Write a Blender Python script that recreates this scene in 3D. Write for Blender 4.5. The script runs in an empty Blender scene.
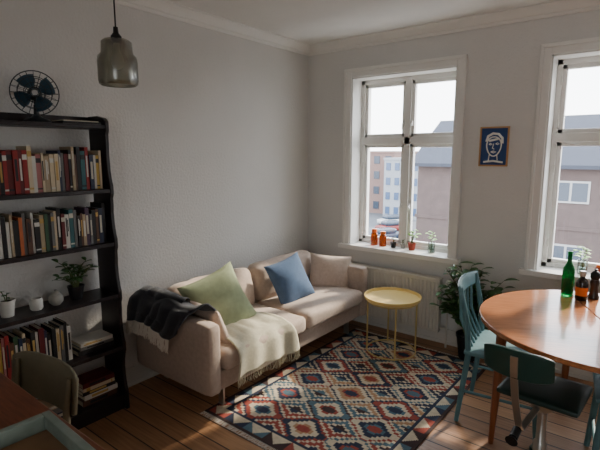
import bpy, math, random, bmesh
from mathutils import Vector, Matrix, noise, Euler
random.seed(7)
SC = bpy.context.scene
col = SC.collection
V = Vector

def lin1(c):
    c = c/255.0
    return c/12.92 if c <= 0.04045 else ((c+0.055)/1.055)**2.4
def L(rgb): return (lin1(rgb[0]), lin1(rgb[1]), lin1(rgb[2]), 1.0)

def mat(name, rgb, rough=0.6, metal=0.0, var=0.0, vscale=6.0, stretch=(1,1,1), bump=0.0, bscale=60.0,
        trans=0.0, spec=0.5, coat=0.0, sheen=0.0, emit=None, estr=0.0, ior=1.45, alpha=1.0):
    m = bpy.data.materials.new(name); m.use_nodes = True
    nt = m.node_tree; N = nt.nodes; K = nt.links
    b = N["Principled BSDF"]
    c = L(rgb)
    b.inputs["Base Color"].default_value = c
    b.inputs["Roughness"].default_value = rough
    b.inputs["Metallic"].default_value = metal
    b.inputs["Transmission Weight"].default_value = trans
    b.inputs["Specular IOR Level"].default_value = spec
    b.inputs["Coat Weight"].default_value = coat
    b.inputs["Sheen Weight"].default_value = sheen
    b.inputs["IOR"].default_value = ior
    b.inputs["Alpha"].default_value = alpha
    if emit:
        b.inputs["Emission Color"].default_value = L(emit)
        b.inputs["Emission Strength"].default_value = estr
    tc = N.new("ShaderNodeTexCoord"); mp = N.new("ShaderNodeMapping")
    mp.inputs["Scale"].default_value = stretch
    K.new(tc.outputs["Object"], mp.inputs["Vector"])
    v = max(var, 0.02)
    no = N.new("ShaderNodeTexNoise"); no.inputs["Scale"].default_value = vscale
    no.inputs["Detail"].default_value = 5
    K.new(mp.outputs[0], no.inputs["Vector"])
    cr = N.new("ShaderNodeValToRGB")
    cr.color_ramp.elements[0].position = 0.3; cr.color_ramp.elements[1].position = 0.7
    cr.color_ramp.elements[0].color = (c[0]*(1-v), c[1]*(1-v), c[2]*(1-v), 1)
    cr.color_ramp.elements[1].color = (min(1, c[0]*(1+v)), min(1, c[1]*(1+v)), min(1, c[2]*(1+v)), 1)
    K.new(no.outputs["Fac"], cr.inputs[0]); K.new(cr.outputs[0], b.inputs["Base Color"])
    if bump > 0:
        n2 = N.new("ShaderNodeTexNoise"); n2.inputs["Scale"].default_value = bscale
        n2.inputs["Detail"].default_value = 3
        K.new(mp.outputs[0], n2.inputs["Vector"])
        bp = N.new("ShaderNodeBump"); bp.inputs["Strength"].default_value = bump
        bp.inputs["Distance"].default_value = 0.01
        K.new(n2.outputs["Fac"], bp.inputs["Height"]); K.new(bp.outputs[0], b.inputs["Normal"])
    return m

class M:
    def __init__(s): s.v = []; s.f = []; s.m = []
    def add(s, vs, fs, mi=0, T=None):
        o = len(s.v)
        for p in vs:
            p = V(p)
            if T is not None: p = T @ p
            s.v.append(tuple(p))
        for f in fs: s.f.append([i+o for i in f]); s.m.append(mi)
        return s
    def box(s, c, z, mi=0, T=None):
        x, y, w = z[0]/2, z[1]/2, z[2]/2
        vs = [(c[0]+a*x, c[1]+b*y, c[2]+d*w) for d in (-1, 1) for b in (-1, 1) for a in (-1, 1)]
        return s.add(vs, [(0,2,3,1),(4,5,7,6),(0,1,5,4),(2,6,7,3),(0,4,6,2),(1,3,7,5)], mi, T)
    def bx(s, x0, x1, y0, y1, z0, z1, mi=0, T=None):
        return s.box(((x0+x1)/2, (y0+y1)/2, (z0+z1)/2), (x1-x0, y1-y0, z1-z0), mi, T)
    def tube(s, pts, r, n=8, mi=0, T=None, caps=True):
        pts = [V(p) for p in pts]
        if not isinstance(r, (list, tuple)): r = [r]*len(pts)
        vs = []; fs = []
        t0 = (pts[1]-pts[0]).normalized()
        up = V((0,0,1)) if abs(t0.z) < 0.9 else V((1,0,0))
        a = t0.cross(up).normalized(); b = t0.cross(a).normalized()
        prev = t0
        for i, p in enumerate(pts):
            if i == 0: t = t0
            elif i == len(pts)-1: t = (pts[i]-pts[i-1]).normalized()
            else: t = ((pts[i]-pts[i-1]).normalized()+(pts[i+1]-pts[i]).normalized()).normalized()
            q = prev.rotation_difference(t); a = q @ a; b = q @ b; prev = t
            for k in range(n):
                an = 2*math.pi*k/n
                vs.append(p + a*math.cos(an)*r[i] + b*math.sin(an)*r[i])
        for i in range(len(pts)-1):
            for k in range(n):
                fs.append((i*n+k, i*n+(k+1) % n, (i+1)*n+(k+1) % n, (i+1)*n+k))
        if caps:
            fs.append(tuple(range(n))); fs.append(tuple((len(pts)-1)*n+k for k in range(n)))
        return s.add(vs, fs, mi, T)
    def lathe(s, prof, n=32, mi=0, o=(0,0,0), T=None, closed=False):
        vs = []; fs = []
        for r, z in prof:
            r = max(r, 0.0003)
            for k in range(n):
                a = 2*math.pi*k/n
                vs.append((o[0]+r*math.cos(a), o[1]+r*math.sin(a), o[2]+z))
        P = len(prof)
        for i in range(P-1 if not closed else P):
            j = (i+1) % P
            for k in range(n):
                fs.append((i*n+k, i*n+(k+1) % n, j*n+(k+1) % n, j*n+k))
        if not closed:
            fs.append(tuple(range(n))); fs.append(tuple((P-1)*n+k for k in range(n)))
        return s.add(vs, fs, mi, T)
    def poly(s, pts, axis, a, b, mi=0, T=None):
        n = len(pts); vs = []
        for d in (a, b):
            for p in pts:
                vs.append({'x': (d, p[0], p[1]), 'y': (p[0], d, p[1]), 'z': (p[0], p[1], d)}[axis])
        fs = [tuple(range(n)), tuple(range(n, 2*n))]
        for i in range(n): fs.append((i, (i+1) % n, n+(i+1) % n, n+i))
        return s.add(vs, fs, mi, T)
    def grid(s, nu, nv, fn, mi=0, T=None):
        vs = [fn(i/nu, j/nv) for i in range(nu+1) for j in range(nv+1)]
        fs = [(i*(nv+1)+j, (i+1)*(nv+1)+j, (i+1)*(nv+1)+j+1, i*(nv+1)+j+1) for i in range(nu) for j in range(nv)]
        return s.add(vs, fs, mi, T)
    def rbox(s, c, z, r, n=8, puff=(0,0,0), wr=0.0, mi=0, T=None, seed=0):
        half = V(z)/2; key = {}; vs = []; fs = []
        def g(t): return math.copysign(abs(t)**0.62, t)
        def vid(p):
            k = tuple(round(q*1000) for q in p)
            if k in key: return key[k]
            pp = V([g(q) for q in p])
            q = V([pp[i]*half[i] for i in range(3)])
            inn = V([max(-(half[i]-r), min(half[i]-r, q[i])) for i in range(3)])
            d = q-inn
            if d.length > 1e-6: q = inn + d.normalized()*r
            q.x += math.copysign(puff[0]*(1-pp.y**2)*(1-pp.z**2), pp.x)*(abs(pp.x) > .01)
            q.y += math.copysign(puff[1]*(1-pp.x**2)*(1-pp.z**2), pp.y)*(abs(pp.y) > .01)
            q.z += math.copysign(puff[2]*(1-pp.x**2)*(1-pp.y**2), pp.z)*(abs(pp.z) > .01)
            if wr:
                q += noise.noise_vector(q*9+V((seed*3.1, 0, seed)))*wr
            vs.append(q+V(c)); key[k] = len(vs)-1
            return key[k]
        for ax in range(3):
            for sg in (-1, 1):
                for i in range(n):
                    for j in range(n):
                        quad = []
                        for (a, b) in ((i, j), (i+1, j), (i+1, j+1), (i, j+1)):
                            p = [0,0,0]; p[ax] = sg; p[(ax+1) % 3] = 2*a/n-1; p[(ax+2) % 3] = 2*b/n-1
                            quad.append(vid(p))
                        fs.append(tuple(quad))
        return s.add(vs, fs, mi, T)
    def pillow(s, w, h, t, n=18, mi=0, T=None, seed=0, wr=0.01):
        for sg in (-1, 1):
            def fn(u, v):
                u = 2*u-1; v = 2*v-1
                x = w/2*u*(1-0.09*(1-v*v)); y = h/2*v*(1-0.09*(1-u*u))
                e = max(0, (1-u*u)*(1-v*v))
                z = sg*t/2*e**0.42
                q = V((x, y, z))
                q += noise.noise_vector(V((x*7+seed*5, y*7, sg*3+seed)))*wr*min(1, e*3)
                return q
            s.grid(n, n, fn, mi, T)
        return s
    def leaf(s, base, d, Ln, W, mi=0, droop=0.3, T=None):
        d = V(d).normalized(); side = d.cross(V((0,0,1)))
        if side.length < .05: side = V((1,0,0))
        side.normalize(); base = V(base)
        prof = [0.08, 0.75, 1.0, 0.8, 0.04]; vs = []; fs = []
        for i, w in enumerate(prof):
            t = i/4
            p = base + d*Ln*t + V((0,0,-droop*Ln*t*t))
            vs += [p-side*W/2*w+V((0,0,W*.12*w)), p, p+side*W/2*w+V((0,0,W*.12*w))]
        for i in range(4):
            fs += [(i*3, i*3+1, i*3+4, i*3+3), (i*3+1, i*3+2, i*3+5, i*3+4)]
        return s.add(vs, fs, mi, T)
    def obj(s, name, mats, parent=None, loc=(0,0,0), rot=(0,0,0), smooth=True, bevel=0.0, merge=False,
            solid=0.0, label=None, cat=None, group=None, kind=None, ang=40, sub=0):
        me = bpy.data.meshes.new(name); me.from_pydata(s.v, [], s.f)
        if not isinstance(mats, (list, tuple)): mats = [mats]
        for m_ in mats: me.materials.append(m_)
        for i, p in enumerate(me.polygons): p.material_index = s.m[i]
        bm = bmesh.new(); bm.from_mesh(me)
        if merge: bmesh.ops.remove_doubles(bm, verts=bm.verts, dist=1e-5)
        bmesh.ops.recalc_face_normals(bm, faces=bm.faces)
        bm.to_mesh(me); bm.free()
        if smooth:
            me.shade_smooth(); me.set_sharp_from_angle(angle=math.radians(ang))
        o = bpy.data.objects.new(name, me); col.objects.link(o)
        o.location = loc; o.rotation_euler = rot
        if parent: o.parent = parent
        if solid:
            md = o.modifiers.new("solid", 'SOLIDIFY'); md.thickness = solid; md.offset = 0
        if bevel:
            md = o.modifiers.new("bevel", 'BEVEL'); md.width = bevel; md.segments = 2; md.limit_method = 'ANGLE'
        if sub:
            md = o.modifiers.new("sub", 'SUBSURF'); md.levels = sub; md.render_levels = sub
        tag(o, label, cat, group, kind)
        return o

def tag(o, label=None, cat=None, group=None, kind=None):
    if label: o["label"] = label
    if cat: o["category"] = cat
    if group: o["group"] = group
    if kind: o["kind"] = kind
def thing(name, loc, label, cat, rotz=0, group=None, kind=None, rot=None):
    e = bpy.data.objects.new(name, None); col.objects.link(e)
    e.empty_display_size = 0.1; e.location = loc; e.rotation_euler = rot if rot else (0,0,rotz)
    tag(e, label, cat, group, kind)
    return e
def orient(pos, nrm, up, roll=0):
    Z = V(nrm).normalized(); Y = V(up); Y = (Y-Z*Y.dot(Z)).normalized(); X = Y.cross(Z)
    R = Matrix((X, Y, Z)).transposed().to_4x4()
    return Matrix.Translation(V(pos)) @ R @ Matrix.Rotation(roll, 4, 'Z')

# ---------------------------------------------------------------- materials
plaster = mat("plaster", (214,212,208), .9, var=.03, vscale=2, bump=.5, bscale=60)
ceilm = mat("ceiling_paint", (222,220,216), .9, var=.02)
white = mat("white_paint", (228,226,221), .45, var=.02)
trimw = mat("trim_paint", (212,208,200), .5, var=.02)
radm = mat("radiator_enamel", (206,200,188), .45)
chrome = mat("chrome", (190,190,190), .25, 1.0)
blackm = mat("black_metal", (22,22,24), .4, .3)
darkwood = mat("black_stained_wood", (30,22,24), .38, var=.3, vscale=5, stretch=(1,1,12))
fabric = mat("beige_wool", (184,164,148), .95, var=.08, vscale=40, bump=.3, bscale=350, sheen=.2)
fabric2 = mat("beige_wool_cushion", (190,170,154), .95, var=.08, vscale=40, bump=.3, bscale=350, sheen=.2)
greenf = mat("sage_linen", (152,162,128), .95, var=.08, vscale=30, bump=.3, bscale=400)
bluef = mat("dusty_blue_linen", (84,106,136), .95, var=.08, vscale=30, bump=.3, bscale=400)
creamf = mat("cream_knit", (204,197,172), .97, var=.08, vscale=60, bump=.5, bscale=260)
darkf = mat("charcoal_wool", (36,38,46), .97, var=.2, vscale=40, bump=.4, bscale=300, sheen=.2)
fringem = mat("ivory_yarn", (225,218,205), .95)
teal = mat("worn_blue_paint", (84,122,128), .5, var=.16, vscale=12)
dgreen = mat("dark_green_enamel", (28,62,56), .35, var=.1)
seatblk = mat("dark_green_seat_vinyl", (24,46,42), .4)
teak = mat("teak", (170,108,68), .22, var=.22, vscale=4, stretch=(2,22,2), coat=.35)
teakleg = mat("teak_leg", (130,74,44), .35, var=.2, vscale=4, stretch=(14,14,1))
deskm = mat("desk_wood", (116,68,46), .35, var=.25, vscale=4, stretch=(2,22,2))
tray_y = mat("yellow_enamel", (236,206,130), .3)
yleg = mat("yellow_steel", (206,182,120), .35, .3)
amber = mat("amber_glass", (190,86,14), .12, trans=.55, var=.05)
orange = mat("orange_lid", (226,110,30), .4)
gglass = mat("green_glass", (30,150,80), .06, trans=.8, ior=1.3)
leafm = mat("leaf_green", (52,92,40), .45, var=.3, vscale=14)
leafd = mat("dark_leaf", (62,100,50), .4, var=.3, vscale=14)
leafb = mat("bright_leaf", (120,170,60), .45, var=.2, vscale=14)
stemm = mat("stem_green", (80,92,50), .6)
soil = mat("potting_soil", (48,34,26), .95, var=.3, vscale=60)
terra = mat("terracotta", (150,60,40), .7)
potblk = mat("black_pot", (26,26,28), .4)
potwh = mat("glazed_white_pot", (205,203,195), .35)
potgr = mat("grey_stoneware", (150,148,140), .5, var=.1)
paper = mat("paper_pages", (214,204,180), .9, var=.05, vscale=80)
palewood = mat("pale_oak_frame", (190,144,94), .5, var=.15)
navy = mat("navy_print", (44,72,122), .7)
inkw = mat("ivory_ink", (232,232,226), .8)
steel = mat("brushed_steel", (170,168,162), .35, .9)
sofaleg = mat("satin_aluminium", (190,186,178), .35, .9)

def glassmat(name, tint, gl=0.06, rough=0.02):
    m = bpy.data.materials.new(name); m.use_nodes = True
    nt = m.node_tree; N = nt.nodes; K = nt.links; N.clear()
    o = N.new("ShaderNodeOutputMaterial"); mx = N.new("ShaderNodeMixShader")
    t = N.new("ShaderNodeBsdfTransparent"); g = N.new("ShaderNodeBsdfGlossy")
    t.inputs[0].default_value = tint; g.inputs["Roughness"].default_value = rough
    fr = N.new("ShaderNodeLayerWeight"); fr.inputs[0].default_value = .35
    mt = N.new("ShaderNodeMath"); mt.operation = 'MULTIPLY_ADD'; mt.inputs[1].default_value = .5; mt.inputs[2].default_value = gl
    K.new(fr.outputs["Fresnel"], mt.inputs[0])
    K.new(mt.outputs[0], mx.inputs[0]); K.new(t.outputs[0], mx.inputs[1]); K.new(g.outputs[0], mx.inputs[2])
    K.new(mx.outputs[0], o.inputs[0])
    return m
winglass = glassmat("window_glass", (.96,.97,.97,1), .02)
clearg = glassmat("clear_glass", (.82,.88,.86,1), .06)
smoke = glassmat("smoked_glass", (.70,.70,.64,1), .12, .25)

def floor_mat():
    m = bpy.data.materials.new("pine_floorboards"); m.use_nodes = True
    nt = m.node_tree; N = nt.nodes; K = nt.links; b = N["Principled BSDF"]
    tc = N.new("ShaderNodeTexCoord")
    br = N.new("ShaderNodeTexBrick")
    br.inputs["Scale"].default_value = 1
    br.inputs["Brick Width"].default_value = 2.6; br.inputs["Row Height"].default_value = .125
    br.inputs["Mortar Size"].default_value = .004; br.inputs["Mortar Smooth"].default_value = .1
    br.inputs["Bias"].default_value = 0; br.offset = .37
    br.inputs["Color1"].default_value = L((182,138,100)); br.inputs["Color2"].default_value = L((150,110,78))
    br.inputs["Mortar"].default_value = L((26,16,10))
    K.new(tc.outputs["Object"], br.inputs["Vector"])
    mp = N.new("ShaderNodeMapping"); mp.inputs["Scale"].default_value = (1.2, 22, 1)
    K.new(tc.outputs["Object"], mp.inputs[0])
    no = N.new("ShaderNodeTexNoise"); no.inputs["Scale"].default_value = 3; no.inputs["Detail"].default_value = 6
    K.new(mp.outputs[0], no.inputs["Vector"])
    cr = N.new("ShaderNodeValToRGB"); cr.color_ramp.elements[0].position = .25; cr.color_ramp.elements[1].position = .75
    cr.color_ramp.elements[0].color = (.6,.56,.52,1); cr.color_ramp.elements[1].color = (1.1,1.1,1.1,1)
    K.new(no.outputs["Fac"], cr.inputs[0])
    mx = N.new("ShaderNodeMix"); mx.data_type = 'RGBA'; mx.blend_type = 'MULTIPLY'; mx.inputs[0].default_value = 1
    K.new(br.outputs["Color"], mx.inputs[6]); K.new(cr.outputs[0], mx.inputs[7])
    K.new(mx.outputs[2], b.inputs["Base Color"])
    b.inputs["Roughness"].default_value = .45
    bp = N.new("ShaderNodeBump"); bp.inputs["Strength"].default_value = .4; bp.inputs["Distance"].default_value = .004; bp.invert = True
    K.new(br.outputs["Fac"], bp.inputs["Height"]); K.new(bp.outputs[0], b.inputs["Normal"])
    return m
floorm = floor_mat()

# ---------------------------------------------------------------- room shell
RX, RY, H = 5.2, -5.3, 2.6
M().bx(-.3, RX+.3, RY-.3, .35, -.2, 0).obj("floor", floorm, smooth=False, kind="structure", label="warm pine floorboards with dark gaps")
M().bx(-.3, RX+.3, RY-.3, .35, H, H+.2).obj("ceiling", ceilm, smooth=False, kind="structure", label="white painted ceiling")
M().bx(-.3, 0, RY-.3, .35, 0, H).obj("wall_west", plaster, smooth=False, kind="structure", label="white textured plaster wall")
M().bx(RX, RX+.3, RY-.3, .35, 0, H).obj("wall_east", plaster, smooth=False, kind="structure", label="white textured plaster wall")
W1 = (.50, 1.46); W2 = (2.11, 3.07); W_FILL = (3.72, 4.68); ZB, ZT = .735, 2.27; TH = .35  # last opening is out of view, added to brighten the west wall
def wallwith(name, opens, y0, y1):
    w = M(); xs = [0]
    for a, b in opens: xs += [a, b]
    xs.append(RX)
    for i in range(0, len(xs), 2): w.bx(xs[i], xs[i+1], y0, y1, 0, H)
    for a, b in opens:
        w.bx(a, b, y0, y1, 0, ZB-.03); w.bx(a, b, y0, y1, ZT, H)
    w.obj(name, plaster, smooth=False, kind="structure", label="white plaster wall with tall windows")
wallwith("wall_north", (W1, W2, W_FILL), 0, TH)
S_FILL = (2.9, 3.86)  # unseen opening, added to let skylight onto the north wall
wallwith("wall_south", (S_FILL,), RY-TH, RY)
M().bx(0, .018, RY, 0, 0, .13).bx(0, .024, RY, 0, 0, .03).obj("baseboard_west", trimw, smooth=False, bevel=.003, kind="structure", label="white baseboard")
M().bx(.02, RX, -.018, 0, 0, .13).bx(.02, RX, -.024, 0, 0, .03).obj("baseboard_north", trimw, smooth=False, bevel=.003, kind="structure", label="white baseboard")
prof = [(0,0),(.012,0),(.018,.012),(.018,.022),(.028,.026),(.05,.055),(.075,.07),(.085,.07),(.085,.08),(0,.08)]
M().poly([(p[0], H-.08+p[1]) for p in prof], 'y', RY, 0).obj("trim_1", white, kind="structure", label="moulded white plaster cornice", ang=25)
M().poly([(-p[0], H-.08+p[1]) for p in prof], 'x', 0, RX).obj("trim_2", white, kind="structure", label="moulded white plaster cornice", ang=25)

def window(n, a, b, y=0, rz=0):
    e = thing("window_%d" % n, ((a+b)/2, y, ZB), "white wooden four-pane casement window with casing", None, kind="structure", rotz=rz)
    hw = (b-a)/2; hh = ZT-ZB; yf = .15
    cs = M()
    cw = .062
    cs.bx(-hw-cw, -hw, -.022, 0, -.03, hh+cw); cs.bx(hw, hw+cw, -.022, 0, -.03, hh+cw); cs.bx(-hw, hw, -.022, 0, hh, hh+cw)
    cs.bx(-hw-cw-.008, -hw-cw+.014, -.034, 0, -.03, hh+cw); cs.bx(hw+cw-.014, hw+cw+.008, -.034, 0, -.03, hh+cw)
    cs.bx(-hw-cw-.008, hw+cw+.008, -.034, 0, hh+cw-.014, hh+cw+.012)
    cs.obj("casing", white, e, smooth=False, bevel=.003)
    ln = M(); ln.bx(-hw, -hw+.012, -.01, .3, 0, hh); ln.bx(hw-.012, hw, -.01, .3, 0, hh); ln.bx(-hw, hw, -.01, .3, hh-.012, hh)
    ln.obj("reveal_lining", white, e, smooth=False)
    M().bx(-hw-.10, hw+.10, -.055, .001, -.03, .012).bx(-hw, hw, 0, .3, -.03, .012).obj("window_sill", white, e, smooth=False, bevel=.004)
    fr = M()
    zt = 1.71-ZB
    i = hw-.012
    fr.bx(-i, -i+.035, yf, yf+.09, .012, hh-.012); fr.bx(i-.035, i, yf, yf+.09, .012, hh-.012)
    fr.bx(-i, i, yf, yf+.09, hh-.05, hh-.012); fr.bx(-i, i, yf, yf+.09, .012, .045)
    fr.bx(-.028, .028, yf-.004, yf+.09, .03, hh-.03); fr.bx(-i, i, yf-.004, yf+.09, zt-.032, zt+.032)
    fr.obj("frame", white, e, smooth=False, bevel=.003)
    for sx in (-1, 1):
        x0, x1 = (.022, i-.03)
        if sx < 0: x0, x1 = -x1, -x0
        for z0, z1 in ((.04, zt-.026), (zt+.026, hh-.045)):
            s = M(); t = .036; y0, y1 = yf+.012, yf+.055
            s.bx(x0, x0+t, y0, y1, z0, z1); s.bx(x1-t, x1, y0, y1, z0, z1)
            s.bx(x0, x1, y0, y1, z0, z0+t); s.bx(x0, x1, y0, y1, z1-t, z1)
            so = s.obj("sash", white, e, smooth=False, bevel=.004)
            g = M(); g.add([(x0+t, yf+.03, z0+t), (x1-t, yf+.03, z0+t), (x1-t, yf+.03, z1-t), (x0+t, yf+.03, z1-t)], [(0,1,2,3)])
            g.obj("glass", winglass, so, smooth=False)
            hx = x0+t/2 if sx > 0 else x1-t/2
            hz = z0+(.35 if z0 < .5 else .12)
            h = M(); h.box((hx, yf+.004, hz), (.014, .02, .05)); h.tube([(hx, yf-.004, hz), (hx, yf-.02, hz), (hx, yf-.022, hz-.05)], .0045)
            h.obj("handle", white, so, bevel=.002)
    for z in (.2, .75, zt+.1, hh-.16):
        for sx in (-1, 1): M().tube([(sx*(i-.033), yf-.004, z-.03), (sx*(i-.033), yf-.004, z+.03)], .007).obj("hinge", trimw, e)
    return e
window(1, *W1); window(2, *W2); window(3, *W_FILL)  # last window is unseen, put in for extra skylight from the right
window(4, S_FILL[0], S_FILL[1], RY, math.pi)  # added window behind the camera, a fill source for the room

# ---------------------------------------------------------------- exterior
asph = mat("street_asphalt", (84,86,90), .9, var=.1, vscale=.2)
M().bx(-120, 80, 6, 160, -8.3, -8).obj("ground", asph, smooth=False, kind="structure", label="grey street surface outside the building")
brick = mat("brown_brick", (80,68,66), .9, var=.12, vscale=2)
roofm = mat("slate_roof", (46,50,62), .7, var=.1, vscale=2)
wingl = mat("dark_window_pane", (50,60,74), .2)
bw = mat("white_window_frame", (150,150,150), .6)
e = thing("brick_building", (0, 25, -8), "long brown brick building with slate roof", "building")
bb = M(); bb.bx(-9.8, 16, 0, 11, 0, 8.83); bb.bx(-9.9, 16.1, -.06, 0, 5.4, 5.6)
bb.obj("facade", brick, e, smooth=False)
rf = M(); rf.poly([(-.5, 8.75), (4.5, 11.7), (6.5, 11.7), (11.5, 8.75), (11.5, 8.95), (6.5, 11.9), (4.5, 11.9), (-.5, 8.95)], 'x', -10.2, 16.4)
rf.obj("roof", roofm, e, smooth=False)
for k in range(6):
    for zz in (7.5, 4.0):
        x = -1.0+k*3.1
        m_ = M(); m_.bx(x-.9, x+.9, -.05, .02, zz-.6, zz+.6, 0)
        m_.bx(x-.8, x-.06, -.07, -.04, zz-.5, zz+.5, 1); m_.bx(x+.06, x+.8, -.07, -.04, zz-.5, zz+.5, 1)
        m_.obj("facade_window", [bw, wingl], e, smooth=False)
def block(name, x0, x1, y0, y1, h, mt, label, rows, cols, panes=wingl):
    e = thing(name, ((x0+x1)/2, y0, -8), label, "building")
    hw = (x1-x0)/2
    M().bx(-hw, hw, 0, y1-y0, 0, h).bx(-hw-.1, hw+.1, -.1, y1-y0+.1, h, h+.3).obj("facade", mt, e, smooth=False)
    for r in range(rows):
        for c_ in range(cols):
            x = -hw+(c_+.5)*2*hw/cols; z = (r+.55)*h/rows
            M().bx(x-hw/cols*.5, x+hw/cols*.5, -.08, .01, z-h/rows*.25, z+h/rows*.25).obj("facade_window", panes, e, smooth=False)
bwhite = mat("white_render", (138,142,148), .8); bred = mat("salmon_brick", (118,96,90), .9)
bluep = mat("blue_glass", (66,86,116), .2)
block("apartment_building", -29.6, -24, 58, 68, 8.6, bwhite, "white apartment block with blue windows", 4, 4, bluep)
block("apartment_building", -38, -30, 62, 72, 9.6, bred, "salmon coloured brick apartment block", 4, 4)
block("apartment_building", -50, -39, 62, 72, 9, bwhite, "white apartment block with rows of windows", 4, 5)
block("apartment_building", -24, -14, 75, 85, 9.5, bred, "distant reddish brick apartment block", 4, 5)
rdw = mat("red_car_paint", (120,34,30), .3); whc = mat("white_car_paint", (170,170,170), .3); blc = mat("blue_car_paint", (40,50,70), .3)
for i, (x, y, mm, nm) in enumerate([(-22.5, 47, rdw, "red"), (-17.5, 36, whc, "white"), (-20.5, 41.5, blc, "dark blue"), (-25, 52, whc, "white"), (-14.5, 31, rdw, "red")]):
    e = thing("car", (x, y, -8), "small %s car parked on the street" % nm, "car", rotz=1.1)
    M().rbox((0,0,.62), (4.1,1.7,.65), .22, n=5).obj("body", mm, e)
    M().rbox((-.15,0,1.15), (2.3,1.5,.6), .25, n=5).obj("cabin", wingl, e)
    for wx, wy in [(-1.3,-.8), (1.3,-.8), (-1.3,.8), (1.3,.8)]:
        M().tube([(wx, wy-.1, .33), (wx, wy+.1, .33)], .33, 16).obj("wheel", blackm, e)
e = M()
for k in range(22): e.tube([(-19+k*.35, 30-k*.2, -8), (-19+k*.35, 30-k*.2, -6.4)], .04, 6)
e.tube([(-19, 30, -6.4), (-19+21*.35, 30-21*.2, -6.4)], .06, 6)
e.obj("street_railing", mat("rail_paint", (100,50,42), .6), label="rust-red metal railing along the street", cat="railing")

# ---------------------------------------------------------------- sofa
SY0, SY1 = -2.03, -.17
SL = SY1-SY0
e = thing("sofa", (.04, (SY0+SY1)/2, 0), "beige wool two-seat sofa with low arms and slim metal legs", "sofa")
hl = SL/2
M().rbox((.385, 0, .225), (.73, SL-.06, .14), .03, n=8).obj("base", fabric, e)
for sg in (-1, 1):
    a = M(); a.rbox((.385, sg*(hl-.055), .38), (.77, .11, .45), .035, n=8)
    a.obj("armrest", fabric, e)
M().rbox((.06, 0, .38), (.12, SL-.2, .45), .035, n=8).obj("backrest", fabric, e)
for sg in (-1, 1):
    M().rbox((.455, sg*(hl-.11)/2, .355), (.68, hl-.12, .135), .045, n=12, puff=(.008,0,.016), wr=.006, seed=sg+3).obj("seat_cushion", fabric2, e)
for sg in (-1, 1):
    T = Matrix.Translation((.215, sg*(hl-.12)/2, .545)) @ Matrix.Rotation(math.radians(-10), 4, 'Y')
    M().rbox((0,0,0), (.16, hl-.15, .32), .07, n=12, puff=(.03,0,.012), wr=.014, T=T, seed=sg+8).obj("back_cushion", fabric2, e)
for sx in (.09, .66):
    for sg in (-1, 1):
        l = M(); l.box((sx, sg*(hl-.19), .088), (.045, .014, .144)); l.box((sx, sg*(hl-.19), .0175), (.05, .03, .006))
        l.obj("leg", sofaleg, e, bevel=.002)

def cushion(name, label, w, h, t, pos, nrm, up, roll, mt, seed):
    T = orient((0,0,0), nrm, up, roll)
    return M().pillow(w, h, t, T=T, seed=seed).obj(name, mt, loc=pos, merge=True, label=label, cat="cushion", ang=75)
cushion("throw_pillow", "sage green square linen cushion leaning on the sofa", .45, .45, .16, (.47, -1.63, .58), (.85,-.22,.42), (0,.1,1), math.radians(22), greenf, 1)
cushion("throw_pillow", "dusty blue square linen cushion leaning on the sofa back", .39, .39, .14, (.48, -.87, .57), (.87,-.15,.42), (0,0,1), math.radians(10), bluef, 2)
cushion("throw_pillow", "beige wool cushion propped in the sofa corner", .38, .32, .14, (.52, -.365, .545), (.6,-.72,.35), (0,0,1), math.radians(-6), fabric2, 3)
cushion("throw_pillow", "beige wool cushion propped against the sofa arm", .34, .26, .11, (.58, -1.83, .53), (.1,.9,.35), (0,0,1), 0, fabric2, 4)

def fringe(m, pts, dirs, ln, mi=0, n=4, r=.0022):
    for p, d in zip(pts, dirs):
        p = V(p)
        q = [p]
        for k in range(1, 4):
            q.append(p+V(d)*ln*k/3+V((random.uniform(-1,1), random.uniform(-1,1), random.uniform(-.5,.5)))*.006)
        m.tube(q, [r, r, r*.9, r*.7], n, mi)
path = [(.40,.444),(.50,.452),(.60,.455),(.70,.452),(.78,.442),(.83,.418),(.855,.38),(.862,.33),(.864,.285),(.866,.24)]
def pathat(t):
    f = t*(len(path)-1); i = min(int(f), len(path)-2); f -= i
    return (path[i][0]*(1-f)+path[i+1][0]*f, path[i][1]*(1-f)+path[i+1][1]*f)
def cream(u, v):
    x, z = pathat(u)
    y = (-1.80+.0*u)*(1-v)+(-1.36+.10*u)*v
    y += -.06*u*(1-v)
    rip = math.sin(v*19+u*3)*.012*(.3+u)+noise.noise(V((x*5, y*6, 3)))*.014
    if u < .45: z += abs(rip)*.9
    else: x += rip*.8+.006
    z += (.03*math.sin(v*5))*max(0, u-.6)
    x += -.10*math.sin(v*3)*(1-u)*.6
    return V((x, y, z))
e = thing("throw_blanket", (0,0,0), "cream knitted throw with tasselled ends draped over the sofa seat", "blanket")
M().grid(44, 40, cream).obj("cloth", creamf, e, solid=.008, ang=80)
m_ = M(); P = [cream(1, k/70) for k in range(71)]
fringe(m_, P, [(0.02,0,-1)]*71, .06)
m_.obj("fringe", creamf, e, kind="stuff")
dpath = [(-1.84,.575),(-1.88,.628),(-1.93,.658),(-2.0,.655),(-2.045,.628),(-2.06,.58),(-2.066,.53),(-2.07,.49)]
def dark(u, v):
    f = u*(len(dpath)-1); i = min(int(f), len(dpath)-2); f -= i
    y = dpath[i][0]*(1-f)+dpath[i+1][0]*f; z = dpath[i][1]*(1-f)+dpath[i+1][1]*f
    x = .04+.66*v
    x = x*(1-.32*u*u)+.02
    r = noise.noise(V((x*7, y*9, z*4)))
    z += .035*max(0, 1-abs(u-.35)*2.5)*(.8+math.sin(v*14)*.5+r)
    y += -abs(math.sin(v*16+r*2))*.014*(u > .5) - .004
    if u > .8: z += .03*math.sin(v*4)
    return V((x, y, z))
e = thing("throw_blanket", (0,0,0), "charcoal wool throw with ivory fringe hung over the sofa arm", "blanket")
M().grid(36, 44, dark).obj("cloth", darkf, e, solid=.012, ang=80)
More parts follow.
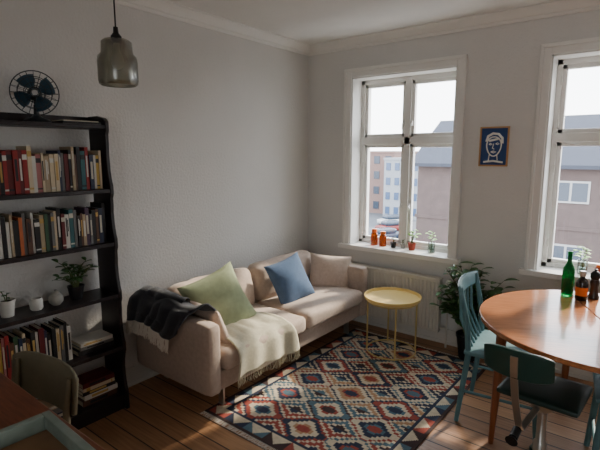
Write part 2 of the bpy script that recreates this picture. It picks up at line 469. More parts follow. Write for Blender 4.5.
m_ = M(); P = [dark(1, k/90) for k in range(91)]
fringe(m_, P, [(0,-.15,-1)]*91, .085, r=.0036)
m_.obj("fringe", fringem, e, kind="stuff")
m_ = M()
def fold(u, v):
    a = u*math.pi*2
    x = .10+.42*v; r = .045*(.55+.45*math.sin(v*math.pi))+.012*noise.noise(V((u*4, v*7, 1)))
    return V((x, -1.955+math.cos(a)*r*1.35, .675+math.sin(a)*r))
m_.grid(20, 24, fold).obj("folded_end", darkf, e, ang=80)

# ---------------------------------------------------------------- radiator
e = thing("radiator", (.95, -.085, .12), "cream white ribbed panel radiator under the window", "radiator")
r = M(); hw = .49
r.bx(-hw, hw, -.03, .03, 0, .45)
n = 30
for k in range(n):
    x = -hw+.02+k*(2*hw-.04)/(n-1)
    r.rbox((x, -.034, .225), (.021, .016, .41), .006, n=2)
r.obj("panel", radm, e, bevel=.004)
g = M(); g.bx(-hw-.004, hw+.004, -.045, .032, .45, .462)
for k in range(36): g.bx(-hw+.02+k*.0265, -hw+.03+k*.0265, -.035, .03, .462, .464)
g.obj("top_grille", radm, e, smooth=False)
for x in (-.35, .35): M().bx(x-.02, x+.02, .03, .0845, .14, .40).obj("bracket", radm, e, smooth=False)
p = M(); p.tube([(hw-.0, 0, .04), (hw+.05, 0, .04), (hw+.06, 0, .03), (hw+.06, 0, -.12)], .009)
p.tube([(hw, 0, .40), (hw+.04, 0, .40), (hw+.06, 0, .38), (hw+.06, 0, .03)], .007)
p.obj("pipe", radm, e)
M().lathe([(0,0),(.018,0),(.022,.01),(.02,.05),(.012,.058),(0,.058)], 16, o=(hw+.06, 0, .40)).obj("valve_knob", white, e)

# ---------------------------------------------------------------- side table
e = thing("side_table", (1.18, -.44, .0115), "round yellow tray table on slim legs", "side table")
M().lathe([(0,.435),(.215,.435),(.221,.44),(.225,.465),(.219,.465),(.213,.445),(0,.443)], 48).obj("tray", tray_y, e)
for k in range(4):
    a = math.radians(35+k*90)
    x, y = math.cos(a)*.195, math.sin(a)*.195
    M().tube([(x, y, .0), (x, y, .434)], .007, 10).obj("leg", yleg, e)
for zz in (.42, .008):
    rr = [(math.cos(t*math.pi/24)*.195, math.sin(t*math.pi/24)*.195, zz) for t in range(49)]
    M().tube(rr, .006, 8, caps=False).obj("ring", yleg, e)

# ---------------------------------------------------------------- rug
RW, RL = 1.19, 1.74; NXr, NYr = 120, 176
cols_r = {'n': (42,50,70), 'r': (150,68,56), 'c': (204,190,164), 't': (78,104,116), 'o': (172,132,98), 'b': (62,44,42), 'g': (134,130,112), 'p': (160,112,98)}
keys = list(cols_r)
rug_mats = [mat("kilim_"+k, cols_r[k], .95, var=.12, vscale=40, bump=.3, bscale=500) for k in keys]
schemes = [('n','c','r','t'), ('r','c','n','o'), ('t','n','c','r'), ('b','c','t','r'), ('r','n','c','t'), ('n','o','c','r')]
def kil(i, j):
    x = i; y = j
    ex = min(x, NXr-1-x); ey = min(y, NYr-1-y)
    if ex < 2 or ey < 2: return 'b'
    if ex < 9 or ey < 10:
        if ey < 10 and ey <= ex: s = x; d = ey-2
        else: s = y; d = ex-2
        tri = abs((s % 16)-8)
        blk = (s//16) % 4
        return ('r','n','t','b')[blk] if tri > d else 'c'
    if ex < 11 or ey < 12: return 'n'
    fx = x-11; fy = y-11
    CW, CH = 33, 26
    row = fy//CH; colm = fx//CW
    u = abs((fx % CW)-CW/2+.5)/(CW/2); v = abs((fy % CH)-CH/2+.5)/(CH/2)
    u = int(u*7.5)/7.5; v = int(v*7.5)/7.5
    d = u+v
    A, B, C_, D = schemes[(row*2+colm) % 6]
    if d < .20: return A
    if d < .40: return D
    if d < .54: return B
    if d < .84: return C_
    if d < 1.0: return A
    if d < 1.12: return 'c'
    if d < 1.36: return ('r','t','o','n')[(row) % 4]
    if d < 1.55: return 'c'
    return ('n','b','t')[row % 3]
m_ = M()
m_.v = [((i/NXr-.5)*RW, (j/NYr-.5)*RL, .0065+.001*noise.noise(V((i*.06, j*.06, 0)))) for i in range(NXr+1) for j in range(NYr+1)]
for i in range(NXr):
    for j in range(NYr):
        a = i*(NYr+1)+j
        m_.f.append([a, a+NYr+1, a+NYr+2, a+1]); m_.m.append(keys.index(kil(i, j)))
e = thing("kilim_rug", (1.28, -1.10, 0), "flatwoven kilim rug with rows of navy, rust and cream diamonds", "rug", rotz=math.radians(-1))
m_.obj("woven_field", rug_mats, e, smooth=False, solid=.006)
fm = M()
for k in range(120):
    x = (k/119-.5)*RW*.99
    for sg in (-1, 1):
        fm.tube([(x, sg*RL/2, .007), (x+random.uniform(-.006,.006), sg*(RL/2+.02), .005), (x+random.uniform(-.01,.01), sg*(RL/2+.035), .004)], .002, 4)
fm.obj("fringe", fringem, e, kind="stuff")

# ---------------------------------------------------------------- round table
TC = (2.63, -.97)
e = thing("dining_table", (TC[0], TC[1], 0), "round teak dining table with a glossy top and tapered legs", "dining table", rotz=math.radians(24.7))
t = M()
for sg in (-1, 1):
    pts = []
    for k in range(49):
        a = -math.pi/2+math.pi*k/48
        pts.append((sg*(math.cos(a)*.6+.0008), math.sin(a)*.6))
    t.poly(pts, 'z', .715, .74)
t.obj("tabletop", teak, e, bevel=.005, ang=30)
ap = M()
for p0, p1 in (((-.30,-.30),(.30,-.30)), ((.30,-.30),(.30,.30)), ((.30,.30),(-.30,.30)), ((-.30,.30),(-.30,-.30))):
    cx, cy = (p0[0]+p1[0])/2, (p0[1]+p1[1])/2
    ap.box((cx, cy, .68), (abs(p1[0]-p0[0])+.02, abs(p1[1]-p0[1])+.02, .068))
apo = ap.obj("apron", teakleg, e, smooth=False, bevel=.003)
apo.rotation_euler = (0,0,math.radians(45))
for k in range(4):
    a = math.radians(k*90+180)
    x, y = math.cos(a)*.49, math.sin(a)*.49
    M().tube([(x*1.03, y*1.03, 0), (x, y, .45), (x*.99, y*.99, .714)], [.014, .025, .029], 16).obj("leg", teakleg, e)

# ---------------------------------------------------------------- blue spindle chair
def spindle_chair(loc, rz, label):
    e = thing("dining_chair", loc, label, "chair", rotz=rz)
    s = M(); s.rbox((0, 0, .445), (.42, .42, .03), .014, n=8, puff=(0,.01,-.004)); s.obj("seat", teal, e)
    for sg in (-1, 1):
        M().tube([(-.23, sg*.195, 0), (-.185, sg*.18, .43), (-.20, sg*.185, .62), (-.245, sg*.195, .83)], [.013, .018, .016, .013], 12).obj("back_post", teal, e)
        M().tube([(.20, sg*.19, 0), (.165, sg*.17, .43)], [.012, .018], 12).obj("leg", teal, e)
        M().tube([(-.21, sg*.19, .2), (.185, sg*.182, .2)], .009, 8).obj("stretcher", teal, e)
    M().tube([(.178, -.178, .25), (.178, .178, .25)], .009, 8).obj("stretcher", teal, e)
    tr = M()
    def fn(u, v):
        yy = (u-.5)*.44; c_ = -.235-.035*(1-(2*u-1)**2)
        return V((c_-.012*v, yy, .765+.075*v+.012*(1-(2*u-1)**2)*v))
    tr.grid(16, 3, fn); tr.obj("top_rail", teal, e, solid=.018, bevel=.004)
    for k in range(5):
        y = -.12+k*.06
        yt = y*1.1; xb = -.24-.03*(1-(yt/.22)**2)
        M().tube([(-.175, y, .45), (xb+.01, yt, .62), (xb, yt, .78)], [.008, .009, .007], 8).obj("spindle", teal, e)
    return e
spindle_chair((2.155, -.87, .0), math.radians(5), "worn blue painted wooden spindle-back chair at the round table")
e = thing("wooden_stool", (2.80, -1.03, 0), "worn blue painted wooden stool tucked under the round table", "stool", rotz=math.radians(8))
M().rbox((0, 0, .445), (.38, .38, .03), .014, n=8).obj("seat", teal, e)
for sx in (-1, 1):
    for sy in (-1, 1): M().tube([(sx*.18, sy*.18, 0), (sx*.15, sy*.15, .43)], [.014, .019], 12).obj("leg", teal, e)
    M().tube([(sx*.167, -.167, .18), (sx*.167, .167, .18)], .009, 8).obj("stretcher", teal, e)

# ---------------------------------------------------------------- swivel chair
e = thing("swivel_chair", (2.45, -1.42, 0), "vintage swivel work chair with dark green backrest and steel bracket", "chair", rotz=math.radians(-4))
M().rbox((-.02, .085, .475), (.35, .33, .03), .014, n=10, puff=(0,0,.006)).obj("seat", seatblk, e)
b_ = M()
def bfn(u, v):
    x = (u-.5)*.27; y = -.315-.03*(1-(2*u-1)**2)-.02*v
    edge = .018*(abs(2*u-1)**4)
    return V((x-.035, y, .69+edge+(.128-2*edge)*v))
b_.grid(20, 6, bfn); b_.obj("backrest", dgreen, e, solid=.016, bevel=.004)
s = M(); sp = [(-.04,-.370,.79),(-.04,-.358,.72),(-.04,-.32,.60),(-.04,-.27,.50),(-.04,-.235,.43),(-.04,-.19,.39),(-.04,-.08,.385),(-.03,.08,.40)]
for k in range(len(sp)-1):
    a, b = V(sp[k]), V(sp[k+1]); d = (b-a); q = d.to_track_quat('Z', 'Y').to_matrix().to_4x4()
    mid = (a+b)/2; T = Matrix.Translation(mid) @ q
    s.box((0,0,0), (.030, .007, d.length+.004), 0, T)
s.obj("back_bracket", steel, e, smooth=False, bevel=.002)
k_ = M(); k_.tube([(-.04,-.245,.415), (-.04,-.30,.40)], [.018,.018], 16); k_.tube([(-.04,-.30,.40), (-.04,-.32,.395)], [.012,.026], 16)
k_.obj("adjustment_knob", blackm, e)
M().lathe([(0,.08),(.03,.08),(.03,.20),(.022,.21),(.022,.36),(.06,.39),(.09,.459),(0,.459)], 20, o=(-.02,.085,0)).obj("column", steel, e)
ft = M()
for k in range(4):
    a = math.radians(20+90*k); c_, s_ = math.cos(a), math.sin(a)
    ft.tube([(-.02+c_*.02, .085+s_*.02, .11), (-.02+c_*.12, .085+s_*.12, .10), (-.02+c_*.21, .085+s_*.21, .04), (-.02+c_*.235, .085+s_*.235, .0185)], [.018, .018, .014, .013], 10)
    ft.lathe([(0,0),(.018,0),(.018,.018),(0,.018)], 12, o=(-.02+c_*.235, .085+s_*.235, 0))
ft.obj("star_base", dgreen, e)

# ---------------------------------------------------------------- table objects
def at_table(x, y): return (x, y, .741)
e = thing("glass_bottle", at_table(2.395, -.55), "tall green glass bottle on the round table", "bottle")
M().lathe([(0,0),(.032,0),(.034,.006),(.034,.15),(.031,.17),(.017,.20),(.0125,.215),(.0125,.26),(.015,.262),(.015,.275),(.010,.276),(.009,.215),(.014,.198),(.028,.167),(.031,.15),(.031,.01),(0,.008)], 28).obj("glass", gglass, e)
e = thing("sauce_bottle", at_table(2.475, -.60), "dark brown bottle with steel cap and orange label", "bottle")
dk = mat("dark_brown_glass", (34,24,18), .12, coat=.5)
M().lathe([(0,0),(.03,0),(.032,.004),(.032,.10),(.028,.118),(.014,.135),(.012,.15),(0,.15)], 24).obj("body", dk, e)
M().lathe([(.0125,.145),(.016,.145),(.016,.175),(0,.175)], 20).obj("cap", steel, e)
M().lathe([(.0325,.03),(.0328,.03),(.0328,.08),(.0325,.08)], 24, closed=True).obj("paper_label", orange, e)
e = thing("pepper_mill", at_table(2.53, -.52), "dark turned wooden pepper mill on the table", "pepper mill")
M().lathe([(0,0),(.03,0),(.031,.01),(.024,.03),(.02,.07),(.027,.10),(.022,.115),(0,.115)], 24).obj("body", mat("mill_wood", (44,30,24), .3), e)
M().lathe([(0,.116),(.02,.116),(.027,.13),(.026,.15),(.015,.165),(.008,.168),(.01,.178),(0,.182)], 24).obj("grinding_knob", blackm, e)

# ---------------------------------------------------------------- sill objects
ZS = ZB+.0125
def jar(name, x, y, r, h, mt, lid, label, z=ZS):
    e = thing(name, (x, y, z), label, "jar")
    M().lathe([(0,0),(r*.95,0),(r,.004),(r,h*.66),(r*.85,h*.74),(r*.6,h*.79),(r*.6,h*.85),(0,h*.85)], 24).obj("body", mt, e)
    M().lathe([(r*.62,h*.8),(r*.72,h*.8),(r*.72,h),(r*.66,h*1.01),(0,h*1.01)], 24).obj("lid", lid, e)
jar("amber_jar", .715, .085, .034, .15, amber, orange, "amber glass jar with orange lid on the windowsill")
jar("amber_jar", .805, .085, .034, .135, amber, orange, "short amber glass jar with orange lid on the windowsill")
def pot_plant(name, loc, label, potprof, potm, stems, leafL, leafW, lm, soilr, soilz, cat="potted plant", perstem=6, seed=1, droop=.3, clampy=None):
    rnd = random.Random(seed)
    e = thing(name, loc, label, cat)
    M().lathe(potprof, 28).obj("pot", potm, e)
    M().lathe([(0, soilz-.01), (soilr, soilz-.01), (soilr, soilz), (0, soilz)], 20).obj("soil", soil, e)
    st = M(); lf = M()
    for (tx, ty, tz) in stems:
        p0 = V((tx*.12, ty*.12, soilz)); p3 = V((tx, ty, tz)); mid = V((tx*.35, ty*.35, soilz+(tz-soilz)*.6))
        pts = [p0, p0.lerp(mid, .5)+V((0,0,.005)), mid, mid.lerp(p3, .5)+V((0,0,.01)), p3]
        st.tube(pts, [leafW*.07+.001]*4+[.001], 6)
        for k in range(perstem):
            f = .25+.75*(k+1)/perstem; ff = f*4; i = min(int(ff), 3)
            b = pts[i].lerp(pts[i+1], ff-i)
            a = k*2.4+rnd.uniform(-.4,.4)
            d = V((math.cos(a), math.sin(a), rnd.uniform(.1,.7)))
            s_ = rnd.uniform(.75, 1.15)
            tip = b+d.normalized()*leafL*s_
            if clampy is not None and tip.y > clampy: d.y = -abs(d.y)
            lf.leaf(b, d, leafL*s_, leafW*s_, droop=droop*rnd.uniform(.5,1.3))
    st.obj("stems", stemm, e); lf.obj("foliage", lm, e, solid=.0008)
    return e
potp = lambda r, h: [(0,0),(r*.75,0),(r,h*.9),(r*1.05,h*.9),(r*1.05,h),(r*.95,h),(r*.92,h*.86),(0,h*.86)]
pot_plant("potted_cactus", (.915,.08,ZS), "tiny green plant in a dark pot on the windowsill", potp(.028,.05), potblk, [(.005,0,.09),(-.015,.01,.08),(.02,.0,.075)], .03, .014, leafm, .025, .043, perstem=4, seed=3)
pot_plant("potted_seedling", (1.095,.08,ZS), "bright green seedling in a red terracotta pot", potp(.034,.065), terra, [(.01,0,.18),(-.03,.01,.15),(.03,-.01,.14)], .058, .045, leafb, .03, .056, perstem=4, seed=4)
def vase_plant(loc, label, r, h, stems, leafL, leafW, lm, seed):
    rnd = random.Random(seed)
    e = thing("glass_vase", loc, label, "vase")
    M().lathe([(0,0),(r,0),(r,h),(r*.94,h),(r*.94,.006),(0,.006)], 24).obj("glass", clearg, e)
    M().lathe([(0,.007),(r*.92,.007),(r*.92,h*.45),(0,h*.45)], 20).obj("water", glassmat("water", (.7,.8,.75,1), .03), e)
    p = thing("plant_cutting", (loc[0], loc[1], loc[2]+.01), "green leafy cutting standing in a glass of water", "plant")
    st = M(); lf = M()
    for (tx, ty, tz) in stems:
        pts = [V((0,0,0)), V((tx*.2,ty*.2,tz*.5)), V((tx,ty,tz))]
        st.tube(pts, .0015, 6)
        for k in range(5):
            b = pts[1].lerp(pts[2], (k+1)/5); a = k*2.4+rnd.random()
            lf.leaf(b, (math.cos(a), math.sin(a), .4), leafL, leafW)
    st.obj("stems", stemm, p); lf.obj("foliage", lm, p, solid=.0008)
vase_plant((1.275,.08,ZS), "small clear glass with a plant cutting on the windowsill", .03, .09, [(.01,0,.17),(-.02,.01,.15)], .05, .035, leafb, 5)
vase_plant((2.40,.07,ZS), "clear glass with a leafy cutting on the windowsill", .033, .10, [(.02,0,.17),(-.03,.01,.15),(.0,-.02,.18)], .055, .038, leafb, 6)
jar("spice_jar", 2.50, .07, .026, .08, terra, orange, "small terracotta jar with orange lid on the windowsill")
pot_plant("potted_cactus", (1.0,.10,ZS), "small sprig in a grey pot on the windowsill", potp(.022,.04), potgr, [(.005,0,.075),(-.012,.01,.07)], .025, .012, leafm, .02, .034, perstem=4, seed=8)
rnd = random.Random(11); st = []
for k in range(44):
    a = rnd.uniform(0, 2*math.pi); rr = rnd.uniform(.05, .28)
    y = math.sin(a)*rr*.75; y = min(y, .02)
    st.append((math.cos(a)*rr-.05, y, rnd.uniform(.42, .80)-rr*.45))
pot_plant("potted_houseplant", (1.72, -.175, 0), "bushy dark green houseplant in a black pot on the floor", potp(.10,.20), potblk, st, .11, .055, leafd, .09, .17, perstem=9, seed=12, clampy=.12)

# ---------------------------------------------------------------- picture
e = thing("framed_print", (1.764, 0, 1.50), "small oak-framed navy print of a line-drawn face", "picture")
f = M(); w_, h_ = .105, .295
f.bx(-w_, -w_+.011, -.02, -.001, 0, h_); f.bx(w_-.011, w_, -.02, -.001, 0, h_); f.bx(-w_, w_, -.02, -.001, 0, .011); f.bx(-w_, w_, -.02, -.001, h_-.011, h_)
f.obj("frame", palewood, e, smooth=False, bevel=.002)
M().bx(-w_+.01, w_-.01, -.010, -.001, .01, h_-.01).obj("print", navy, e, smooth=False)
d = M(); yy = -.0115
def st2(pts, r=.0036): d.tube([(p[0], yy, p[1]) for p in pts], r, 6)
oval = [(math.cos(t)*.052+.004*math.sin(2*t), .148+math.sin(t)*.072) for t in [k*2*math.pi/28 for k in range(29)]]
st2(oval, .005)
st2([(-.055,.185),(-.045,.225),(-.01,.245),(.03,.24),(.058,.21),(.06,.17)], .010)
st2([(-.035,.19),(.03,.205)], .009)
st2([(-.036,.165),(-.026,.172),(-.012,.166),(-.024,.160),(-.036,.165)]); st2([(.012,.168),(.024,.175),(.038,.168),(.026,.162),(.012,.168)])
st2([(-.002,.17),(-.01,.135),(.004,.128)]); st2([(-.02,.108),(-.002,.114),(.018,.108),(0,.100),(-.02,.108)], .0042)
st2([(-.03,.088),(-.035,.04)]); st2([(.025,.085),(.03,.045)]); st2([(-.07,.032),(0,.04),(.07,.03)], .008)
d.obj("drawing", inkw, e)

# ---------------------------------------------------------------- pendant lamp
e = thing("pendant_lamp", (.78, -2.48, 0), "smoked glass pendant lamp on a black cord", "lamp")
M().lathe([(0,H-.0),(.05,H-.0),(.05,H-.015),(.012,H-.035),(0,H-.035)][::-1], 24).obj("ceiling_canopy", blackm, e)
M().tube([(0,0,2.15),(0,0,H-.03)], .0035, 8).obj("cord", blackm, e)
M().lathe([(0,2.09),(.022,2.09),(.024,2.12),(.012,2.135),(.01,2.16),(0,2.16)], 20).obj("socket", blackm, e)
M().lathe([(.018,2.108),(.055,2.104),(.066,2.095),(.068,2.06),(.070,2.045),(.084,2.03),(.087,2.01),(.087,1.93),(.084,1.912),(.076,1.905),(.074,1.905),(.084,1.93),(.084,2.01),(.067,2.043),(.065,2.06),(.063,2.093),(.018,2.104)], 40, closed=True).obj("lamp_shade", smoke, e)
M().lathe([(0,1.975),(.012,1.978),(.024,1.99),(.029,2.01),(.024,2.035),(.013,2.055),(.013,2.092),(0,2.092)], 20).obj("light_bulb", mat("frosted_bulb", (225,222,210), .3), e)

# ---------------------------------------------------------------- bookcase
BY0, BY1 = -3.12, -2.22
LV = [.10, .42, .75, 1.07, 1.39, 1.76]
e = thing("bookcase", (0.026, (BY0+BY1)/2, 0), "black stained wooden open bookcase with scalloped side panels", "bookcase")
hb = (BY1-BY0)/2
side = [(0,0),(.235,0),(.235,.06)]
dep = [.235,.235,.225,.215,.205,.195]
for i, z in enumerate(LV):
    d_ = dep[i]
    side += [(d_, z-.03), (d_, z+.02)]
    if i < 5:
        z2 = LV[i+1]; side += [(d_-.010, z+.05), (d_-.020, z+.11), (d_-.024, (z+z2)/2+.02), (d_-.020, z2-.10), (dep[i+1]-.010, z2-.055)]
side += [(.17, 1.80), (.10, 1.815), (.0, 1.815)]
for sg in (-1, 1):
    M().poly(side, 'y', sg*(hb-.011)-.011, sg*(hb-.011)+.011).obj("side_panel", darkwood, e, smooth=False, bevel=.003)
for i, z in enumerate(LV):
    s = M(); s.bx(0, dep[i]-.005, -hb+.022, hb-.022, z-.022, z)
    s.obj("shelf", darkwood, e, smooth=False, bevel=.002)
M().bx(0, .018, -hb+.022, hb-.022, LV[5], LV[5]+.05).obj("rail", darkwood, e, smooth=False)
M().bx(.19,.21,-hb+.022,hb-.022,0.0,.078).obj("plinth", darkwood, e, smooth=False)

bm_cache = {}
def bookmat(rgb):
    k = tuple(rgb)
    if k not in bm_cache: bm_cache[k] = mat("book_cover", rgb, .5, var=.06, vscale=20)
    return bm_cache[k]
cn = {'red': (140,34,32), 'dark red': (92,24,26), 'cream': (196,180,150), 'white': (196,194,186), 'black': (24,24,26), 'navy': (30,40,66), 'teal': (40,90,94),
      'yellow': (190,156,70), 'orange': (176,92,46), 'brown': (84,54,38), 'grey': (100,100,98), 'green': (52,82,56), 'pink': (160,100,98), 'beige': (160,142,114), 'purple': (70,50,72)}
def book(loc, t, h, d_, cname, band, group, lab="standing upright on the shelf", rot=(0,0,0)):
    m_ = M(); c_ = .0018
    m_.bx(-d_, 0, -t/2, -t/2+c_, 0, h, 0); m_.bx(-d_, 0, t/2-c_, t/2, 0, h, 0)
    m_.bx(-.003, 0.0006, -t/2, t/2, 0, h, 0)
    m_.bx(-d_+.004, -.003, -t/2+c_, t/2-c_, .003, h-.003, 1)
    if band:
        rr = random.random()
        if rr < .5:
            m_.bx(0.0002, .0011, -t*.25, t*.25, h*.3, h*.8, 2)
        elif rr < .8:
            m_.bx(0.0002, .0011, -t*.5, t*.5, h*.78, h*.9, 2); m_.bx(0.0002, .0011, -t*.5, t*.5, h*.08, h*.12, 2)
        else:
            m_.bx(0.0002, .0011, -t*.22, t*.05, h*.35, h*.9, 2); m_.bx(0.0002, .0011, t*.12, t*.3, h*.5, h*.85, 2)
    bc = random.choice([(190,184,168), (180,146,80), (30,30,34), (200,198,190)])
    return m_.obj("book", [bookmat(cn[cname]), paper, bookmat(bc)], loc=loc, rot=rot, smooth=False,
                  label="%s book %s" % (cname, lab), cat="book", group=group)
def row(z, pal, hmin, hmax, front, group, y0=-2.262, y1=-2.97):
    y = y0; k = 0
    while y > y1:
        t = random.uniform(.013, .028); h = random.uniform(hmin, hmax); d_ = random.uniform(.115, .14)
        cname = pal[k] if k < len(pal) else random.choice(list(cn))
        book((front+random.uniform(-.008,.004), y-t/2, z+.001), t, h, d_, cname, random.random() < .65, group, rot=(0,0,0))
        y -= t+.0012; k += 1
row(LV[4], ['cream','yellow','white','navy','red','teal','black','brown','beige','black','dark red','grey','navy','cream','cream','beige','cream','pink','white','cream','red','dark red','red','dark red','red','black','dark red','red','red','dark red'], .19, .245, .185, "books on the upper shelf")
row(LV[3], ['black','navy','brown','black','grey','purple','beige','brown','black','grey','teal','white','dark red','black','cream','grey','black','green','beige','black','white','brown','grey','orange','black','beige','white','black'], .175, .235, .195, "books on the middle shelf")
row(LV[1], ['white','black','grey','cream','black','black','navy','dark red','white','black','brown','cream'], .19, .25, .20, "books on the lower shelf", y0=-2.52)
def stack(y, z, items, group):
    zz = z+.0015
    for (t, h, d_, cname) in items:
        book((.205+random.uniform(-.01,.003), y+h/2+random.uniform(-.01,.01), zz+t/2), t, h, d_, cname, True, group, lab="lying flat in a stack", rot=(math.radians(90),0,0))
        zz += t+.001
stack(-2.375, LV[1], [(.03,.22,.15,'black'),(.018,.21,.14,'grey'),(.022,.2,.14,'white')], "stacked books on the lower shelf")
stack(-2.375, LV[0], [(.035,.22,.15,'brown'),(.03,.21,.14,'white'),(.025,.21,.14,'black'),(.02,.2,.14,'cream'),(.03,.2,.14,'dark red')], "stacked books on the bottom shelf")
stack(-2.65, LV[0], [(.035,.25,.15,'navy'),(.03,.24,.14,'grey'),(.025,.22,.14,'beige')], "stacked books on the bottom shelf")
e = M(); e.bx(-.08,.08,-.11,.11,0,.012,0); e.bx(-.07,.07,-.10,.10,.012,.018,1)
e.obj("document_tray", [blackm, paper], loc=(.13,-2.37,LV[5]+.001), smooth=False, label="black letter tray with papers on top of the bookcase", cat="tray", bevel=.001)
fanb = mat("fan_grey_enamel", (40,48,52), .35, .2); fanbl = mat("fan_blade_blue", (30,66,84), .35)
e = thing("desk_fan", (.13, -2.575, LV[5]+.001), "vintage dark blue desk fan with wire cage", "fan", rotz=math.radians(-22))
M().lathe([(0,0),(.065,0),(.068,.006),(.06,.015),(.03,.025),(.014,.04),(.011,.09),(0,.09)], 28).obj("base", fanb, e)
cz = .15
M().tube([(-.055,0,cz),(-.045,0,cz),(-.01,0,cz),(.012,0,cz)], [.02,.036,.036,.02], 20).obj("motor_housing", fanb, e)
M().tube([(0,0,.085),(-.015,0,cz-.03)], .009, 10).obj("neck", fanb, e)
bl = M()
for k in range(4):
    a0 = k*math.pi/2+.5
    def bf(u, v):
        r_ = .018+.078*u; wd = .25+.50*math.sin(min(1, u*1.15)*math.pi*.75)
        a = a0+(v-.5)*wd*1.6
        return V((.03+(v-.5)*.03, r_*math.cos(a), cz+r_*math.sin(a)))
    bl.grid(6, 6, bf)
bl.obj("blades", fanbl, e, solid=.002)
M().tube([(.012,0,cz),(.045,0,cz)], [.02,.014], 16).obj("hub", chrome, e)
cg = M()
def ring(x, r_, th=.0018):
    cg.tube([(x, r_*math.cos(t*math.pi/18), cz+r_*math.sin(t*math.pi/18)) for t in range(37)], th, 6, caps=False)
ring(.02, .113, .0028); ring(.052, .08); ring(.06, .05); ring(.062, .025, .003); ring(-.012, .08); ring(-.025, .045)
for k in range(20):
    a = k*math.pi/10; c_, s_ = math.cos(a), math.sin(a)
    cg.tube([(.062, .022*c_, cz+.022*s_), (.055, .072*c_, cz+.072*s_), (.04, .10*c_, cz+.10*s_), (.02, .113*c_, cz+.113*s_), (0, .10*c_, cz+.10*s_), (-.02, .06*c_, cz+.06*s_), (-.03, .036*c_, cz+.036*s_)], .0011, 4)
cg.obj("cage", fanb, e)

Z3 = LV[2]+.001
e = M().lathe([(0,0),(.026,0),(.033,.01),(.034,.05),(.028,.065),(.026,.065),(.03,.05),(.029,.012),(0,.008)], 24)
e.obj("ceramic_cup", potwh, loc=(.15,-2.67,Z3), label="small white ceramic cup on the shelf", cat="cup")
e = thing("stoneware_pot", (.15,-2.565,Z3), "round grey stoneware pot with a lid", "pot")
M().lathe([(0,0),(.02,0),(.036,.018),(.04,.038),(.034,.056),(.022,.064),(0,.064)], 24).obj("body", potgr, e)
M().lathe([(0,.0645),(.023,.0645),(.018,.074),(.005,.078),(.007,.088),(0,.09)], 20).obj("lid", potgr, e)
st = [(random.uniform(-.03,.07), random.uniform(-.11,.10), random.uniform(.13,.24)) for k in range(12)]
pot_plant("potted_houseplant", (.13,-2.44,Z3), "trailing green houseplant in a black pot on the shelf", potp(.045,.08), potblk, st, .055, .034, leafd, .04, .07, perstem=5, seed=21)
pot_plant("potted_houseplant", (.14,-2.81,Z3), "small leafy plant in a white glazed pot", potp(.04,.09), potwh, [(.02,.0,.12),(-.02,-.02,.13)], .03, .02, leafd, .036, .078, perstem=3, seed=22)

# ---------------------------------------------------------------- desk, chair, tray
e = thing("desk", (1.25, -3.42, 0), "reddish brown wooden desk with square legs", "desk")
M().bx(-.55,.55,-.35,.35,.712,.74).obj("desktop", deskm, e, smooth=False, bevel=.004)
M().bx(-.5,.5,-.30,.10,.63,.711).obj("apron", deskm, e, smooth=False)
for sx in (-1,1):
    for sy in (-1,1):
        M().tube([(sx*.50, sy*.28, 0), (sx*.50, sy*.28, .711)], [.018,.028], 4).obj("leg", deskm, e, smooth=False)
oldw = mat("faded_khaki_paint", (118,112,90), .55, var=.12, vscale=10)
e = thing("desk_chair", (.82, -3.13, 0), "grey-green painted chair with a wide curved backrest", "chair", rotz=math.radians(-90+8))
M().rbox((0.02,0,.44), (.40,.40,.03), .013, n=8).obj("seat", oldw, e)
def dfn(u, v):
    y = (u-.5)*.46; c_ = 1-(2*u-1)**2; ed = .03*abs(2*u-1)**5
    return V((-.20-.035*c_-.02*v, y, .53+ed+(.205-2*ed)*v))
M().grid(20, 6, dfn).obj("backrest", oldw, e, solid=.014, bevel=.004)
for sg in (-1, 1):
    M().tube([(-.22, sg*.19, 0), (-.185, sg*.18, .43), (-.195, sg*.18, .58), (-.212, sg*.185, .70)], [.012,.017,.014,.01], 10).obj("back_post", oldw, e)
    M().tube([(.20, sg*.18, 0), (.17, sg*.165, .43)], [.012,.017], 10).obj("leg", oldw, e)
e = thing("wooden_tray", (1.54, -3.335, .741), "weathered pale blue wooden tray lying on the desk", "tray", rotz=math.radians(-2))
wth = mat("weathered_blue_paint", (122,134,124), .6, var=.3, vscale=9)
M().bx(-.2,.2,-.19,.19,0,.008).obj("tray_bottom", mat("raw_wood", (120,90,62), .7, var=.2), e, smooth=False)
tr = M(); tr.bx(-.235,.235,.19,.215,0,.05); tr.bx(-.235,.235,-.215,-.19,0,.05); tr.bx(-.235,-.21,-.19,.19,0,.05); tr.bx(.21,.235,-.19,.19,0,.05)
tr.obj("rim", wth, e, smooth=False, bevel=.003)

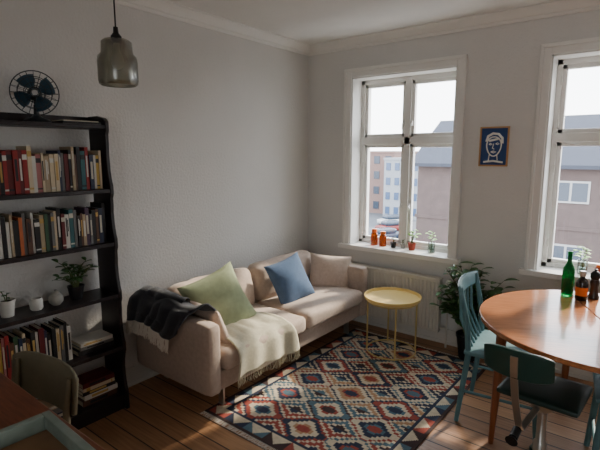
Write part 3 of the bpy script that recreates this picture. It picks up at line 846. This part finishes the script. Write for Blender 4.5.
# ---------------------------------------------------------------- lights
w_ = bpy.data.worlds.new("sky"); SC.world = w_; w_.use_nodes = True
nt = w_.node_tree; N = nt.nodes; K = nt.links
bg = N["Background"]; bg.inputs[1].default_value = 10
tc = N.new("ShaderNodeTexCoord"); sp_ = N.new("ShaderNodeSeparateXYZ"); cr = N.new("ShaderNodeValToRGB")
K.new(tc.outputs["Generated"], sp_.inputs[0]); K.new(sp_.outputs[2], cr.inputs[0]); K.new(cr.outputs[0], bg.inputs[0])
cr.color_ramp.elements[0].color = (.96,.98,1,1); cr.color_ramp.elements[1].color = (.76,.86,1,1)
sun = bpy.data.lights.new("sun", 'SUN'); sun.energy = 10; sun.angle = math.radians(3.0); sun.color = (1,.88,.72)
so = bpy.data.objects.new("sun", sun); col.objects.link(so)
so.rotation_euler = V((-.25,-1,-.66)).to_track_quat('-Z','Y').to_euler(); so.location = (3, 10, 8)
for a, b, y, dy in ((*W1,.33,-1), (*W2,.33,-1), (*W_FILL,.33,-1), (*S_FILL,RY-.33,1)):
    pl = bpy.data.lights.new("window_portal", 'AREA'); pl.shape = 'RECTANGLE'; pl.size = b-a; pl.size_y = ZT-ZB
    pl.cycles.is_portal = True
    po = bpy.data.objects.new("window_portal", pl); col.objects.link(po)
    po.location = ((a+b)/2, y, (ZB+ZT)/2); po.rotation_euler = V((0,dy,0)).to_track_quat('-Z','Y').to_euler()
SC.view_settings.exposure = 0.0

# ---------------------------------------------------------------- camera
cam = bpy.data.cameras.new("camera"); cam.sensor_width = 36; cam.lens = 460/600*36; cam.clip_start = .05; cam.clip_end = 500
co = bpy.data.objects.new("camera", cam); col.objects.link(co)
th = math.radians(38); p = math.radians(8.9)
F = V((-math.sin(th)*math.cos(p), math.cos(th)*math.cos(p), -math.sin(p)))
R = V((math.cos(th), math.sin(th), 0)); U = R.cross(F)
Mx = Matrix((R, U, -F)).transposed().to_4x4(); Mx.translation = V((2.78,-3.69,1.6))
co.matrix_world = Mx
SC.camera = co
